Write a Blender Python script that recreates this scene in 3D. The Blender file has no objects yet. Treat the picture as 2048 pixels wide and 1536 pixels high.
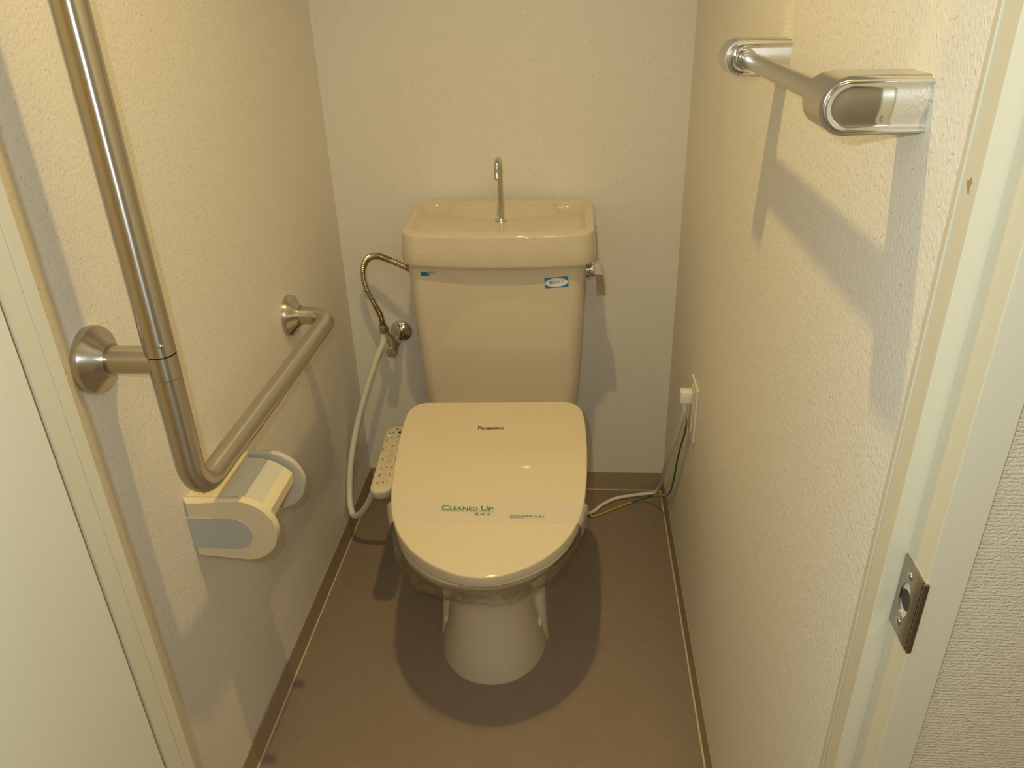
import bpy, bmesh, math, random
from mathutils import Vector, Matrix, noise
random.seed(7)
SC = bpy.context.scene
COL = SC.collection
PI = math.pi

# ------------------------------------------------------------------ camera, light, exposure
CAM_POS = Vector((0.16044, -1.75101, 1.22829))
YAW, PITCH, ROLL, FPX = -0.0908669, -0.4762334, -0.0316381, 1538.92
def cam_axes():
    cy, sy, cp, sp = math.cos(YAW), math.sin(YAW), math.cos(PITCH), math.sin(PITCH)
    f = Vector((sy*cp, cy*cp, sp)); r = Vector((cy, -sy, 0)); u = r.cross(f)
    c, s = math.cos(ROLL), math.sin(ROLL)
    return c*r + s*u, -s*r + c*u, f
CR, CU, CF = cam_axes()
cam_data = bpy.data.cameras.new('camera')
cam = bpy.data.objects.new('camera', cam_data); COL.objects.link(cam)
cam_data.sensor_fit = 'HORIZONTAL'; cam_data.sensor_width = 36.0
cam_data.lens = 36.0 * FPX / 2048.0
cam_data.clip_start = 0.01
m = Matrix((CR, CU, -CF)).transposed().to_4x4(); m.translation = CAM_POS
cam.matrix_world = m
SC.camera = cam

world = bpy.data.worlds.new('world'); SC.world = world; world.use_nodes = True
world.node_tree.nodes['Background'].inputs[0].default_value = (1.0, 0.95, 0.88, 1)
world.node_tree.nodes['Background'].inputs[1].default_value = 0.02

def add_light(name, kind, loc, energy, color, size):
    d = bpy.data.lights.new(name, kind); d.energy = energy; d.color = color
    if kind == 'POINT': d.shadow_soft_size = size
    else: d.size = size
    o = bpy.data.objects.new(name, d); o.location = loc; COL.objects.link(o)
    return o
# the camera's built-in flash, a little left of and above the lens
add_light('camera_flash', 'POINT', CAM_POS - CR*0.042 + CU*0.033, 10.4, (0.78, 0.94, 1.0), 0.006)
# ceiling lamp of the hallway behind the photographer
add_light('hallway_lamp', 'AREA', (0.5, -2.5, 2.08), 6.2, (1.0, 0.83, 0.50), 0.30)
# the toilet room's own small downlight (its fitting is built further down)
LAMP = Vector((0.03, -0.92, 2.078))
lb = add_light('lamp_bulb', 'AREA', LAMP, 4.45, (1.0, 0.755, 0.29), 0.040); lb.data.shape = 'DISK'; lb.data.spread = math.radians(112)

vs = SC.view_settings
SC.display_settings.display_device = 'sRGB'
vs.view_transform = 'Standard'; vs.look = 'None'; vs.gamma = 1.0; vs.use_curve_mapping = False
vs.exposure = 0.0
SC.cycles.blur_glossy = 0.1

# ------------------------------------------------------------------ materials
def principled(name, color, rough=0.5, metal=0.0, **kw):
    mt = bpy.data.materials.new(name); mt.use_nodes = True
    b = mt.node_tree.nodes['Principled BSDF']
    b.inputs['Base Color'].default_value = (*color, 1)
    b.inputs['Roughness'].default_value = rough
    b.inputs['Metallic'].default_value = metal
    for k, v in kw.items(): b.inputs[k].default_value = v
    return mt
def N(mt, typ, **props):
    n = mt.node_tree.nodes.new(typ)
    for k, v in props.items(): setattr(n, k, v)
    return n
def LK(mt, a, b): mt.node_tree.links.new(a, b)
def bsdf(mt): return mt.node_tree.nodes['Principled BSDF']
def math_node(mt, op, a, b=None):
    n = N(mt, 'ShaderNodeMath', operation=op)
    for i, v in enumerate((a, b)):
        if v is None: continue
        if isinstance(v, (int, float)): n.inputs[i].default_value = v
        else: LK(mt, v, n.inputs[i])
    return n.outputs[0]
def noise_bump(mt, scale, strength, dist=0.001, detail=3, stretch=None):
    tc = N(mt, 'ShaderNodeTexCoord'); nz = N(mt, 'ShaderNodeTexNoise')
    nz.inputs['Scale'].default_value = scale; nz.inputs['Detail'].default_value = detail
    src = tc.outputs['Object']
    if stretch:
        mp = N(mt, 'ShaderNodeMapping'); mp.inputs['Scale'].default_value = stretch
        LK(mt, src, mp.inputs[0]); src = mp.outputs[0]
    LK(mt, src, nz.inputs['Vector'])
    bp = N(mt, 'ShaderNodeBump'); bp.inputs['Strength'].default_value = strength; bp.inputs['Distance'].default_value = dist
    LK(mt, nz.outputs[0], bp.inputs['Height']); LK(mt, bp.outputs[0], bsdf(mt).inputs['Normal'])
    return nz, bp
def noise_tint(mt, c1, c2, scale, detail=4):
    tc = N(mt, 'ShaderNodeTexCoord'); nz = N(mt, 'ShaderNodeTexNoise')
    nz.inputs['Scale'].default_value = scale; nz.inputs['Detail'].default_value = detail
    LK(mt, tc.outputs['Object'], nz.inputs['Vector'])
    mx = N(mt, 'ShaderNodeMix', data_type='RGBA')
    mx.inputs[6].default_value = (*c1, 1); mx.inputs[7].default_value = (*c2, 1)
    LK(mt, nz.outputs[0], mx.inputs[0]); LK(mt, mx.outputs[2], bsdf(mt).inputs['Base Color'])
    return mx

def wallpaper(name, axes, seam=None):
    """cream vinyl wallpaper: fine embossed grain and small scattered olive dashes"""
    base = (0.80, 0.745, 0.655)
    mt = principled(name, base, 0.55)
    tc = N(mt, 'ShaderNodeTexCoord'); sp = N(mt, 'ShaderNodeSeparateXYZ'); LK(mt, tc.outputs['Object'], sp.inputs[0])
    cb = N(mt, 'ShaderNodeCombineXYZ')
    for i, a in enumerate(axes): LK(mt, sp.outputs['XYZ'.index(a)], cb.inputs[i])
    masks = []
    for sc_, ln, wd, thr, off in ((62.0, .145, .040, .30, 0.0), (84.0, .13, .045, .45, 3.7)):
        mp = N(mt, 'ShaderNodeMapping'); mp.inputs['Scale'].default_value = (sc_, sc_, sc_); mp.inputs['Location'].default_value = (off, off*1.3, 0)
        LK(mt, cb.outputs[0], mp.inputs[0])
        vo = N(mt, 'ShaderNodeTexVoronoi', voronoi_dimensions='2D', feature='F1'); vo.inputs['Scale'].default_value = 1.0
        LK(mt, mp.outputs[0], vo.inputs['Vector'])
        df = N(mt, 'ShaderNodeVectorMath', operation='SUBTRACT'); LK(mt, mp.outputs[0], df.inputs[0]); LK(mt, vo.outputs['Position'], df.inputs[1])
        cs = N(mt, 'ShaderNodeSeparateColor'); LK(mt, vo.outputs['Color'], cs.inputs[0])
        ang = math_node(mt, 'MULTIPLY', cs.outputs[0], 3.1416)
        vr = N(mt, 'ShaderNodeVectorRotate', rotation_type='Z_AXIS'); LK(mt, df.outputs[0], vr.inputs['Vector']); LK(mt, ang, vr.inputs['Angle'])
        s2 = N(mt, 'ShaderNodeSeparateXYZ'); LK(mt, vr.outputs[0], s2.inputs[0])
        ax = math_node(mt, 'DIVIDE', math_node(mt, 'ABSOLUTE', s2.outputs[0]), ln)
        ay = math_node(mt, 'DIVIDE', math_node(mt, 'ABSOLUTE', s2.outputs[1]), wd)
        r2 = math_node(mt, 'ADD', math_node(mt, 'POWER', ax, 2.0), math_node(mt, 'POWER', ay, 2.0))
        mk = N(mt, 'ShaderNodeMapRange'); mk.inputs[1].default_value = 0.5; mk.inputs[2].default_value = 1.1; mk.inputs[3].default_value = 1; mk.inputs[4].default_value = 0
        LK(mt, r2, mk.inputs[0])
        vis = math_node(mt, 'GREATER_THAN', cs.outputs[1], thr)
        masks.append(math_node(mt, 'MULTIPLY', math_node(mt, 'MULTIPLY', mk.outputs[0], vis), math_node(mt, 'ADD', math_node(mt, 'MULTIPLY', cs.outputs[2], 0.32), 0.14)))
    mask = math_node(mt, 'MAXIMUM', masks[0], masks[1])
    if seam is not None:
        d = math_node(mt, 'ABSOLUTE', math_node(mt, 'SUBTRACT', sp.outputs['XYZ'.index(axes[0])], seam))
        line = math_node(mt, 'LESS_THAN', d, 0.0009)
        mask = math_node(mt, 'MAXIMUM', mask, math_node(mt, 'MULTIPLY', line, 0.22))
    mx = N(mt, 'ShaderNodeMix', data_type='RGBA'); mx.inputs[6].default_value = (*base, 1); mx.inputs[7].default_value = (0.34, 0.29, 0.16, 1)
    LK(mt, mask, mx.inputs[0]); LK(mt, mx.outputs[2], bsdf(mt).inputs['Base Color'])
    nz = N(mt, 'ShaderNodeTexNoise'); nz.inputs['Scale'].default_value = 290; nz.inputs['Detail'].default_value = 3
    mp = N(mt, 'ShaderNodeMapping'); mp.inputs['Scale'].default_value = (1, 0.72, 1); LK(mt, cb.outputs[0], mp.inputs[0]); LK(mt, mp.outputs[0], nz.inputs['Vector'])
    bp = N(mt, 'ShaderNodeBump'); bp.inputs['Strength'].default_value = 0.48; bp.inputs['Distance'].default_value = 0.0018
    h = math_node(mt, 'ADD', nz.outputs[0], math_node(mt, 'MULTIPLY', mask, -0.8))
    LK(mt, h, bp.inputs['Height']); LK(mt, bp.outputs[0], bsdf(mt).inputs['Normal'])
    return mt

def woven(name):
    mt = principled(name, (0.66, 0.57, 0.43), 0.75)
    tc = N(mt, 'ShaderNodeTexCoord')
    hs = []
    for ax, sc_ in ((0, (260, 1, 110)), (2, (110, 1, 330))):
        mp = N(mt, 'ShaderNodeMapping'); mp.inputs['Scale'].default_value = sc_; LK(mt, tc.outputs['Object'], mp.inputs[0])
        nz = N(mt, 'ShaderNodeTexNoise'); nz.inputs['Scale'].default_value = 2.4; nz.inputs['Detail'].default_value = 2; LK(mt, mp.outputs[0], nz.inputs['Vector'])
        hs.append(nz.outputs[0])
    wv = N(mt, 'ShaderNodeTexWave', wave_type='BANDS', bands_direction='Z'); wv.inputs['Scale'].default_value = 95; wv.inputs['Distortion'].default_value = 4.5
    wv.inputs['Detail'].default_value = 2; wv.inputs['Detail Scale'].default_value = 3
    LK(mt, tc.outputs['Object'], wv.inputs['Vector'])
    h = math_node(mt, 'ADD', math_node(mt, 'ADD', hs[0], hs[1]), math_node(mt, 'MULTIPLY', wv.outputs[0], 0.35))
    bp = N(mt, 'ShaderNodeBump'); bp.inputs['Strength'].default_value = 0.75; bp.inputs['Distance'].default_value = 0.0011
    LK(mt, h, bp.inputs['Height']); LK(mt, bp.outputs[0], bsdf(mt).inputs['Normal'])
    return mt

def vinyl_floor(name):
    c = (0.255, 0.192, 0.145)
    mt = principled(name, c, 0.5)
    tc = N(mt, 'ShaderNodeTexCoord'); sp = N(mt, 'ShaderNodeSeparateXYZ'); LK(mt, tc.outputs['Object'], sp.inputs[0])
    nz = N(mt, 'ShaderNodeTexNoise'); nz.inputs['Scale'].default_value = 60; nz.inputs['Detail'].default_value = 6; LK(mt, tc.outputs['Object'], nz.inputs['Vector'])
    n2 = N(mt, 'ShaderNodeTexNoise'); n2.inputs['Scale'].default_value = 14; n2.inputs['Detail'].default_value = 3; LK(mt, tc.outputs['Object'], n2.inputs['Vector'])
    t = math_node(mt, 'ADD', math_node(mt, 'MULTIPLY', nz.outputs[0], 0.6), math_node(mt, 'MULTIPLY', n2.outputs[0], 0.4))
    mx = N(mt, 'ShaderNodeMix', data_type='RGBA'); mx.inputs[6].default_value = (0.210, 0.155, 0.115, 1); mx.inputs[7].default_value = (0.266, 0.202, 0.152, 1)
    LK(mt, t, mx.inputs[0])
    lines = None
    for sgn in (1, -1):     # printed joints of the diamond pattern, faint and patchy
        d = math_node(mt, 'ADD', math_node(mt, 'MULTIPLY', sp.outputs[0], 0.7071), math_node(mt, 'MULTIPLY', sp.outputs[1], 0.7071*sgn))
        fr = math_node(mt, 'FRACT', math_node(mt, 'MULTIPLY', math_node(mt, 'ADD', d, 5.013), 1/0.075))
        e = math_node(mt, 'LESS_THAN', math_node(mt, 'ABSOLUTE', math_node(mt, 'SUBTRACT', fr, 0.5)), 0.011)
        lines = e if lines is None else math_node(mt, 'MAXIMUM', lines, e)
    n3 = N(mt, 'ShaderNodeTexNoise'); n3.inputs['Scale'].default_value = 26; LK(mt, tc.outputs['Object'], n3.inputs['Vector'])
    amt = math_node(mt, 'MULTIPLY', lines, math_node(mt, 'MULTIPLY', n3.outputs[0], 0.24))
    m2 = N(mt, 'ShaderNodeMix', data_type='RGBA'); LK(mt, mx.outputs[2], m2.inputs[6]); m2.inputs[7].default_value = (0.50, 0.40, 0.30, 1)
    LK(mt, amt, m2.inputs[0]); LK(mt, m2.outputs[2], bsdf(mt).inputs['Base Color'])
    bp = N(mt, 'ShaderNodeBump'); bp.inputs['Strength'].default_value = 0.12; bp.inputs['Distance'].default_value = 0.001
    LK(mt, nz.outputs[0], bp.inputs['Height']); LK(mt, bp.outputs[0], bsdf(mt).inputs['Normal'])
    return mt

def brushed(name, col, rough, scale=(1, 1, 1)):
    mt = principled(name, col, rough, 1.0)
    tc = N(mt, 'ShaderNodeTexCoord'); nz = N(mt, 'ShaderNodeTexNoise'); nz.inputs['Scale'].default_value = 240
    mp = N(mt, 'ShaderNodeMapping'); mp.inputs['Scale'].default_value = scale
    LK(mt, tc.outputs['Object'], mp.inputs[0]); LK(mt, mp.outputs[0], nz.inputs['Vector'])
    mr = N(mt, 'ShaderNodeMapRange'); mr.inputs[3].default_value = rough*0.85; mr.inputs[4].default_value = rough*1.2
    LK(mt, nz.outputs[0], mr.inputs[0]); LK(mt, mr.outputs[0], bsdf(mt).inputs['Roughness'])
    return mt

def clear_film(name):
    mt = bpy.data.materials.new(name); mt.use_nodes = True
    nt = mt.node_tree; nt.nodes.remove(nt.nodes['Principled BSDF'])
    out = nt.nodes['Material Output']
    tr = N(mt, 'ShaderNodeBsdfTransparent'); tr.inputs[0].default_value = (0.97, 0.955, 0.92, 1)
    gl = N(mt, 'ShaderNodeBsdfGlossy'); gl.inputs['Roughness'].default_value = 0.11
    tc = N(mt, 'ShaderNodeTexCoord'); nz = N(mt, 'ShaderNodeTexNoise'); nz.inputs['Scale'].default_value = 34; nz.inputs['Detail'].default_value = 1.5
    LK(mt, tc.outputs['Object'], nz.inputs['Vector'])
    bp = N(mt, 'ShaderNodeBump'); bp.inputs['Strength'].default_value = 0.25; bp.inputs['Distance'].default_value = 0.004
    LK(mt, nz.outputs[0], bp.inputs['Height']); LK(mt, bp.outputs[0], gl.inputs['Normal'])
    lw = N(mt, 'ShaderNodeFresnel'); lw.inputs[0].default_value = 1.45; LK(mt, bp.outputs[0], lw.inputs['Normal'])
    mx = N(mt, 'ShaderNodeMixShader'); LK(mt, math_node(mt, 'MINIMUM', math_node(mt, 'MULTIPLY', lw.outputs[0], 1.4), 0.42), mx.inputs[0])
    LK(mt, tr.outputs[0], mx.inputs[1]); LK(mt, gl.outputs[0], mx.inputs[2])
    df = N(mt, 'ShaderNodeBsdfDiffuse'); df.inputs[0].default_value = (0.8, 0.76, 0.66, 1)
    m2 = N(mt, 'ShaderNodeMixShader'); m2.inputs[0].default_value = 0.035
    LK(mt, mx.outputs[0], m2.inputs[1]); LK(mt, df.outputs[0], m2.inputs[2]); LK(mt, m2.outputs[0], out.inputs[0])
    return mt

def paper_mat(name):
    mt = bpy.data.materials.new(name); mt.use_nodes = True
    nt = mt.node_tree; nt.nodes.remove(nt.nodes['Principled BSDF']); out = nt.nodes['Material Output']
    tr = N(mt, 'ShaderNodeBsdfTransparent'); df = N(mt, 'ShaderNodeBsdfDiffuse'); df.inputs[0].default_value = (0.84, 0.80, 0.74, 1)
    mx = N(mt, 'ShaderNodeMixShader'); mx.inputs[0].default_value = 0.27
    LK(mt, tr.outputs[0], mx.inputs[1]); LK(mt, df.outputs[0], mx.inputs[2]); LK(mt, mx.outputs[0], out.inputs[0])
    return mt

M = {}
M['wall_side_l'] = wallpaper('cream_wallpaper_left', 'YZX')
M['wall_side_r'] = wallpaper('cream_wallpaper_right', 'YZX', seam=-0.3675)
M['wall_end'] = wallpaper('cream_wallpaper_back', 'XZY')
M['woven'] = woven('woven_hall_wallpaper')
M['floor'] = vinyl_floor('brown_vinyl_floor')
M['ceiling'] = principled('ceiling_white', (0.78, 0.74, 0.66), 0.8)
M['base'] = principled('brown_vinyl_baseboard', (0.37, 0.285, 0.195), 0.45); noise_bump(M['base'], 300, 0.08)
M['caulk'] = principled('beige_caulk', (0.58, 0.47, 0.33), 0.5)
M['frame'] = principled('cream_painted_frame', (0.665, 0.605, 0.455), 0.38); noise_bump(M['frame'], 120, 0.04)
M['leaf'] = principled('cream_painted_door', (0.70, 0.65, 0.51), 0.40); noise_bump(M['leaf'], 90, 0.05)
M['ceramic'] = principled('ivory_glazed_ceramic', (0.645, 0.555, 0.42), 0.05)
bsdf(M['ceramic']).inputs['Coat Weight'].default_value = 0.4; bsdf(M['ceramic']).inputs['Coat Roughness'].default_value = 0.03
M['plastic'] = principled('ivory_seat_plastic', (0.66, 0.555, 0.395), 0.035)
M['plastic_light'] = principled('pale_ivory_plastic', (0.70, 0.63, 0.50), 0.28)
M['panel'] = principled('control_panel_ivory', (0.66, 0.57, 0.42), 0.35)
M['holder'] = principled('paper_holder_cream', (0.72, 0.62, 0.43), 0.22)
M['holder_grey'] = principled('paper_holder_grey', (0.46, 0.46, 0.42), 0.30)
M['flap'] = principled('paper_holder_flap', (0.56, 0.53, 0.45), 0.14)
M['dark'] = principled('dark_slot', (0.05, 0.042, 0.03), 0.6)
M['bluegrey'] = principled('blue_grey_recess', (0.13, 0.16, 0.20), 0.5)
def brushed_round(name, col, rough, aniso):
    """stainless steel brushed round its circumference: highlights stretch along the tube"""
    mt = principled(name, col, rough, 1.0, Anisotropic=aniso)
    bsdf(mt).inputs['Anisotropic Rotation'].default_value = 0.25
    tg = N(mt, 'ShaderNodeTangent', direction_type='UV_MAP'); tg.uv_map = 'UVMap'
    LK(mt, tg.outputs[0], bsdf(mt).inputs['Tangent'])
    return mt
M['steel'] = brushed_round('brushed_stainless', (0.58, 0.54, 0.48), 0.30, 0.85)
M['steel_h'] = brushed_round('brushed_stainless_bend', (0.58, 0.54, 0.48), 0.30, 0.80)
M['chrome'] = principled('polished_chrome', (0.72, 0.70, 0.67), 0.06, 1.0)
M['satin'] = principled('satin_chrome', (0.62, 0.59, 0.53), 0.22, 1.0)
M['plate_steel'] = principled('strike_plate_steel', (0.40, 0.37, 0.33), 0.22, 1.0)
M['hose_metal'] = principled('corrugated_hose_metal', (0.55, 0.48, 0.36), 0.22, 1.0)
M['white_hose'] = principled('white_rubber_hose', (0.74, 0.69, 0.58), 0.35)
M['white_plastic'] = principled('white_plug_plastic', (0.80, 0.75, 0.66), 0.35)
M['outlet'] = principled('cream_outlet_plastic', (0.72, 0.655, 0.54), 0.4)
M['green'] = principled('green_wire', (0.02, 0.15, 0.05), 0.4)
M['yellow'] = principled('yellow_wire', (0.66, 0.46, 0.03), 0.4)
M['ink'] = principled('black_ink', (0.02, 0.018, 0.015), 0.4)
M['ink_soft'] = principled('brown_grey_print', (0.20, 0.16, 0.10), 0.5)
M['ink_green'] = principled('green_print', (0.03, 0.22, 0.13), 0.6)
M['ink_pale_green'] = principled('pale_green_print', (0.28, 0.36, 0.22), 0.6)
M['ink_blue'] = principled('blue_print', (0.02, 0.14, 0.36), 0.5)
M['sticker_blue'] = principled('sticker_blue', (0.012, 0.20, 0.46), 0.4)
M['sticker_white'] = principled('sticker_white', (0.80, 0.77, 0.72), 0.45)
M['red'] = principled('red_dot', (0.62, 0.05, 0.02), 0.4)
M['pink'] = principled('pink_print', (0.62, 0.28, 0.24), 0.5)
M['led'] = principled('green_led', (0.3, 0.7, 0.15), 0.4)
bsdf(M['led']).inputs['Emission Color'].default_value = (0.35, 1.0, 0.12, 1); bsdf(M['led']).inputs['Emission Strength'].default_value = 0.5
M['ring'] = principled('button_outline', (0.46, 0.37, 0.25), 0.5)
M['film'] = clear_film('clear_plastic_film')
M['paper'] = paper_mat('thin_paper_band')
M['stain'] = principled('brown_scuff', (0.38, 0.26, 0.11), 0.6)

# ------------------------------------------------------------------ mesh helpers
BOXY = {'trim', 'door', 'inner', 'baseboard', 'caulk', 'strike_plate', 'side_cheek', 'grey_inlay', 'back_plate', 'top_plate', 'cover_plate', 'socket_insert', 'bracket', 'cutter_edge', 'paper_cover', 'tank', 'lid', 'lever_handle'}
def link(name, bm, mat, parent=None, sharp=38, mats=None):
    bmesh.ops.recalc_face_normals(bm, faces=bm.faces[:])
    me = bpy.data.meshes.new(name)
    for f in bm.faces: f.smooth = True
    bm.to_mesh(me); bm.free()
    me.set_sharp_from_angle(angle=math.radians(sharp))
    for mm in (mats or [mat]): me.materials.append(mm)
    o = bpy.data.objects.new(name, me); COL.objects.link(o)
    if name.split('_')[0] in BOXY or name in BOXY:
        wn = o.modifiers.new('weighted_normals', 'WEIGHTED_NORMAL'); wn.keep_sharp = True; wn.weight = 80
    if parent:
        off = Vector((0, 0, 0)); p = parent
        while p: off += p.location; p = p.parent
        me.transform(Matrix.Translation(-off)); o.parent = parent
    return o
def thing(name, label, cat, loc, group=None):
    o = bpy.data.objects.new(name, None); o.location = loc; o.empty_display_size = 0.02; COL.objects.link(o)
    o['label'] = label; o['category'] = cat
    if group: o['group'] = group
    return o
def tag(o, label, cat, group=None):
    o['label'] = label; o['category'] = cat
    if group: o['group'] = group
    return o
def struct(o, label=None):
    o['kind'] = 'structure'
    if label: o['label'] = label
    return o
def lab(o, label): o['label'] = label; return o

def bm_box(x0, x1, y0, y1, z0, z1, bev=0.0, seg=2, bm=None):
    own = bm is None
    if own: bm = bmesh.new()
    r = bmesh.ops.create_cube(bm, size=1.0)
    for v in r['verts']:
        v.co = Vector(((x0+x1)/2 + v.co.x*(x1-x0), (y0+y1)/2 + v.co.y*(y1-y0), (z0+z1)/2 + v.co.z*(z1-z0)))
    if bev > 0:
        es = list({e for v in r['verts'] for e in v.link_edges})
        bmesh.ops.bevel(bm, geom=es, offset=bev, segments=seg, profile=0.5, affect='EDGES')
    return bm
def catmull(pts, n=8):
    P = [Vector(p) for p in pts]; P = [2*P[0]-P[1]] + P + [2*P[-1]-P[-2]]
    out = []
    for i in range(1, len(P)-2):
        for k in range(n):
            t = k/n; a, b, c, d = P[i-1], P[i], P[i+1], P[i+2]
            out.append(0.5*((2*b) + (c-a)*t + (2*a-5*b+4*c-d)*t*t + (3*b-a-3*c+d)*t**3))
    out.append(P[-2]); return out
def fillet(pts, R, n=10, sub=6):
    """polyline with rounded corners"""
    P = [Vector(p) for p in pts]; out = [P[0]]
    for i in range(1, len(P)-1):
        a, b, c = P[i-1], P[i], P[i+1]
        u, w = (a-b).normalized(), (c-b).normalized()
        ang = u.angle(w); t = R/math.tan(ang/2)
        cen = b + (u+w).normalized()*(R/math.sin(ang/2))
        s, e = b+u*t-cen, b+w*t-cen
        tot = s.angle(e); ax = s.cross(e).normalized()
        for k in range(n+1): out.append(cen + Matrix.Rotation(tot*k/n, 3, ax) @ s)
    out.append(P[-1]); res = []
    for a, b in zip(out, out[1:]):          # keep straight runs subdivided so that shading stays even
        k = sub if (b-a).length > R*.5 else 1
        res += [a.lerp(b, j/k) for j in range(k)]
    return res+[out[-1]]
def bm_tube(pts, rad, seg=16, bm=None, cap=True, twist=False):
    own = bm is None
    if own: bm = bmesh.new()
    uvl = bm.loops.layers.uv.get('UVMap') or bm.loops.layers.uv.new('UVMap')
    P = [Vector(p) for p in pts]; n = len(P)
    T = [(P[min(i+1, n-1)]-P[max(i-1, 0)]).normalized() for i in range(n)]
    up = Vector((0, 0, 1)) if abs(T[0].z) < 0.9 else Vector((1, 0, 0))
    a = (up - T[0]*up.dot(T[0])).normalized(); rings = []
    for i in range(n):
        a = (a - T[i]*a.dot(T[i])).normalized(); b = T[i].cross(a)
        r = rad(i) if callable(rad) else rad
        rings.append([bm.verts.new(P[i] + r*(math.cos(2*PI*k/seg)*a + math.sin(2*PI*k/seg)*b)) for k in range(seg)])
    for i in range(n-1):
        for k in range(seg):
            f = bm.faces.new((rings[i][k], rings[i][(k+1) % seg], rings[i+1][(k+1) % seg], rings[i+1][k]))
            for lp_, (uu, vv) in zip(f.loops, ((k, i), (k+1, i), (k+1, i+1), (k, i+1))): lp_[uvl].uv = (uu/seg, vv/n)
            if twist: f.material_index = 1 if ((k/seg + i*0.045) % 1.0) > 0.55 else 0
    if cap: bm.faces.new(rings[0][::-1]); bm.faces.new(rings[-1])
    return bm
def bm_lathe(prof, org, axis, seg=32, bm=None):
    """prof: list of (distance along axis, radius)"""
    own = bm is None
    if own: bm = bmesh.new()
    org, ax = Vector(org), Vector(axis).normalized()
    t = Vector((0, 0, 1)) if abs(ax.z) < 0.9 else Vector((1, 0, 0))
    a = (t-ax*t.dot(ax)).normalized(); b = ax.cross(a); rings = []
    for h, r in prof:
        if r < 1e-6: rings.append([bm.verts.new(org+ax*h)])
        else: rings.append([bm.verts.new(org+ax*h+r*(math.cos(2*PI*k/seg)*a+math.sin(2*PI*k/seg)*b)) for k in range(seg)])
    uvl = bm.loops.layers.uv.get('UVMap') or bm.loops.layers.uv.new('UVMap')
    for ri, (r0, r1) in enumerate(zip(rings, rings[1:])):
        for k in range(seg):
            vs_ = [r0[k % len(r0)], r0[(k+1) % len(r0)], r1[(k+1) % len(r1)], r1[k % len(r1)]]
            u = []
            for v in vs_:
                if v not in u: u.append(v)
            if len(u) > 2:
                f = bm.faces.new(u)
                if len(u) == 4:
                    for lp_, (uu, vv) in zip(f.loops, ((k, ri), (k+1, ri), (k+1, ri+1), (k, ri+1))): lp_[uvl].uv = (uu/seg, vv/len(rings))
    for r in (rings[0], rings[-1]):
        if len(r) > 2: bm.faces.new(r)
    return bm
def bm_loft(rings, bm=None, cap0=True, cap1=True, closed=True):
    own = bm is None
    if own: bm = bmesh.new()
    V = [[bm.verts.new(p) for p in r] for r in rings]
    n = len(V[0])
    for r0, r1 in zip(V, V[1:]):
        for k in range(n if closed else n-1):
            bm.faces.new((r0[k], r0[(k+1) % n], r1[(k+1) % n], r1[k]))
    if cap0: bm.faces.new(V[0][::-1])
    if cap1: bm.faces.new(V[-1])
    return bm
def bm_prism(poly, f0, f1, bev=0.0, seg=2, bm=None):
    """poly 2D points; f0, f1 map (u, v) to 3D for the two caps; rim edges bevelled"""
    own = bm is None
    if own: bm = bmesh.new()
    A = [bm.verts.new(f0(*p)) for p in poly]; B = [bm.verts.new(f1(*p)) for p in poly]
    n = len(poly); fa = bm.faces.new(A[::-1]); fb = bm.faces.new(B)
    for k in range(n): bm.faces.new((A[k], A[(k+1) % n], B[(k+1) % n], B[k]))
    if bev > 0:
        es = list(fa.edges)+list(fb.edges)
        bmesh.ops.bevel(bm, geom=es, offset=bev, segments=seg, profile=0.5, affect='EDGES')
    return bm
def stadium(x0, x1, z0, z1, n=14, flat='right'):
    """tongue outline: straight end at x of the flat side, semicircular other end"""
    r = (z1-z0)/2; zc = (z0+z1)/2; pts = []
    if flat == 'right':
        pts += [(x1, z1)]
        for k in range(n+1):
            a = PI/2 + PI*k/n; pts.append((x0+r+r*math.cos(a), zc+r*math.sin(a)))
        pts += [(x1, z0)]
    else:
        pts += [(x0, z0)]
        for k in range(n+1):
            a = -PI/2 + PI*k/n; pts.append((x1-r+r*math.cos(a), zc+r*math.sin(a)))
        pts += [(x0, z1)]
    return pts
def rrect(w, h, r, n=6):
    pts = []
    for cx, cy, a0 in ((w/2-r, h/2-r, 0), (-w/2+r, h/2-r, PI/2), (-w/2+r, -h/2+r, PI), (w/2-r, -h/2+r, 1.5*PI)):
        for k in range(n+1): a = a0+PI/2*k/n; pts.append((cx+r*math.cos(a), cy+r*math.sin(a)))
    return pts
def text_bm(body, width, fn, height=None, bold=0.0, shear=0.0, spacing=1.0):
    """flat lettering mapped by fn(u, v) -> 3D; u from 0 to width along the line, v up from the baseline"""
    cu = bpy.data.curves.new('lettering', 'FONT'); cu.body = body; cu.size = 1.0; cu.offset = bold; cu.shear = shear
    cu.space_character = spacing; cu.resolution_u = 3
    o = bpy.data.objects.new('lettering', cu); COL.objects.link(o)
    dg = bpy.context.evaluated_depsgraph_get(); dg.update()
    me = bpy.data.meshes.new_from_object(o.evaluated_get(dg))
    bpy.data.objects.remove(o); bpy.data.curves.remove(cu)
    bm = bmesh.new(); bm.from_mesh(me); bpy.data.meshes.remove(me)
    if not bm.verts: return bm
    x0 = min(v.co.x for v in bm.verts); x1 = max(v.co.x for v in bm.verts); y1 = max(v.co.y for v in bm.verts)
    sx = width/max(x1-x0, 1e-6); sy = sx if height is None else height/max(y1, 1e-6)
    for v in bm.verts: v.co = fn((v.co.x-x0)*sx, v.co.y*sy)
    return bm

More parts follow.
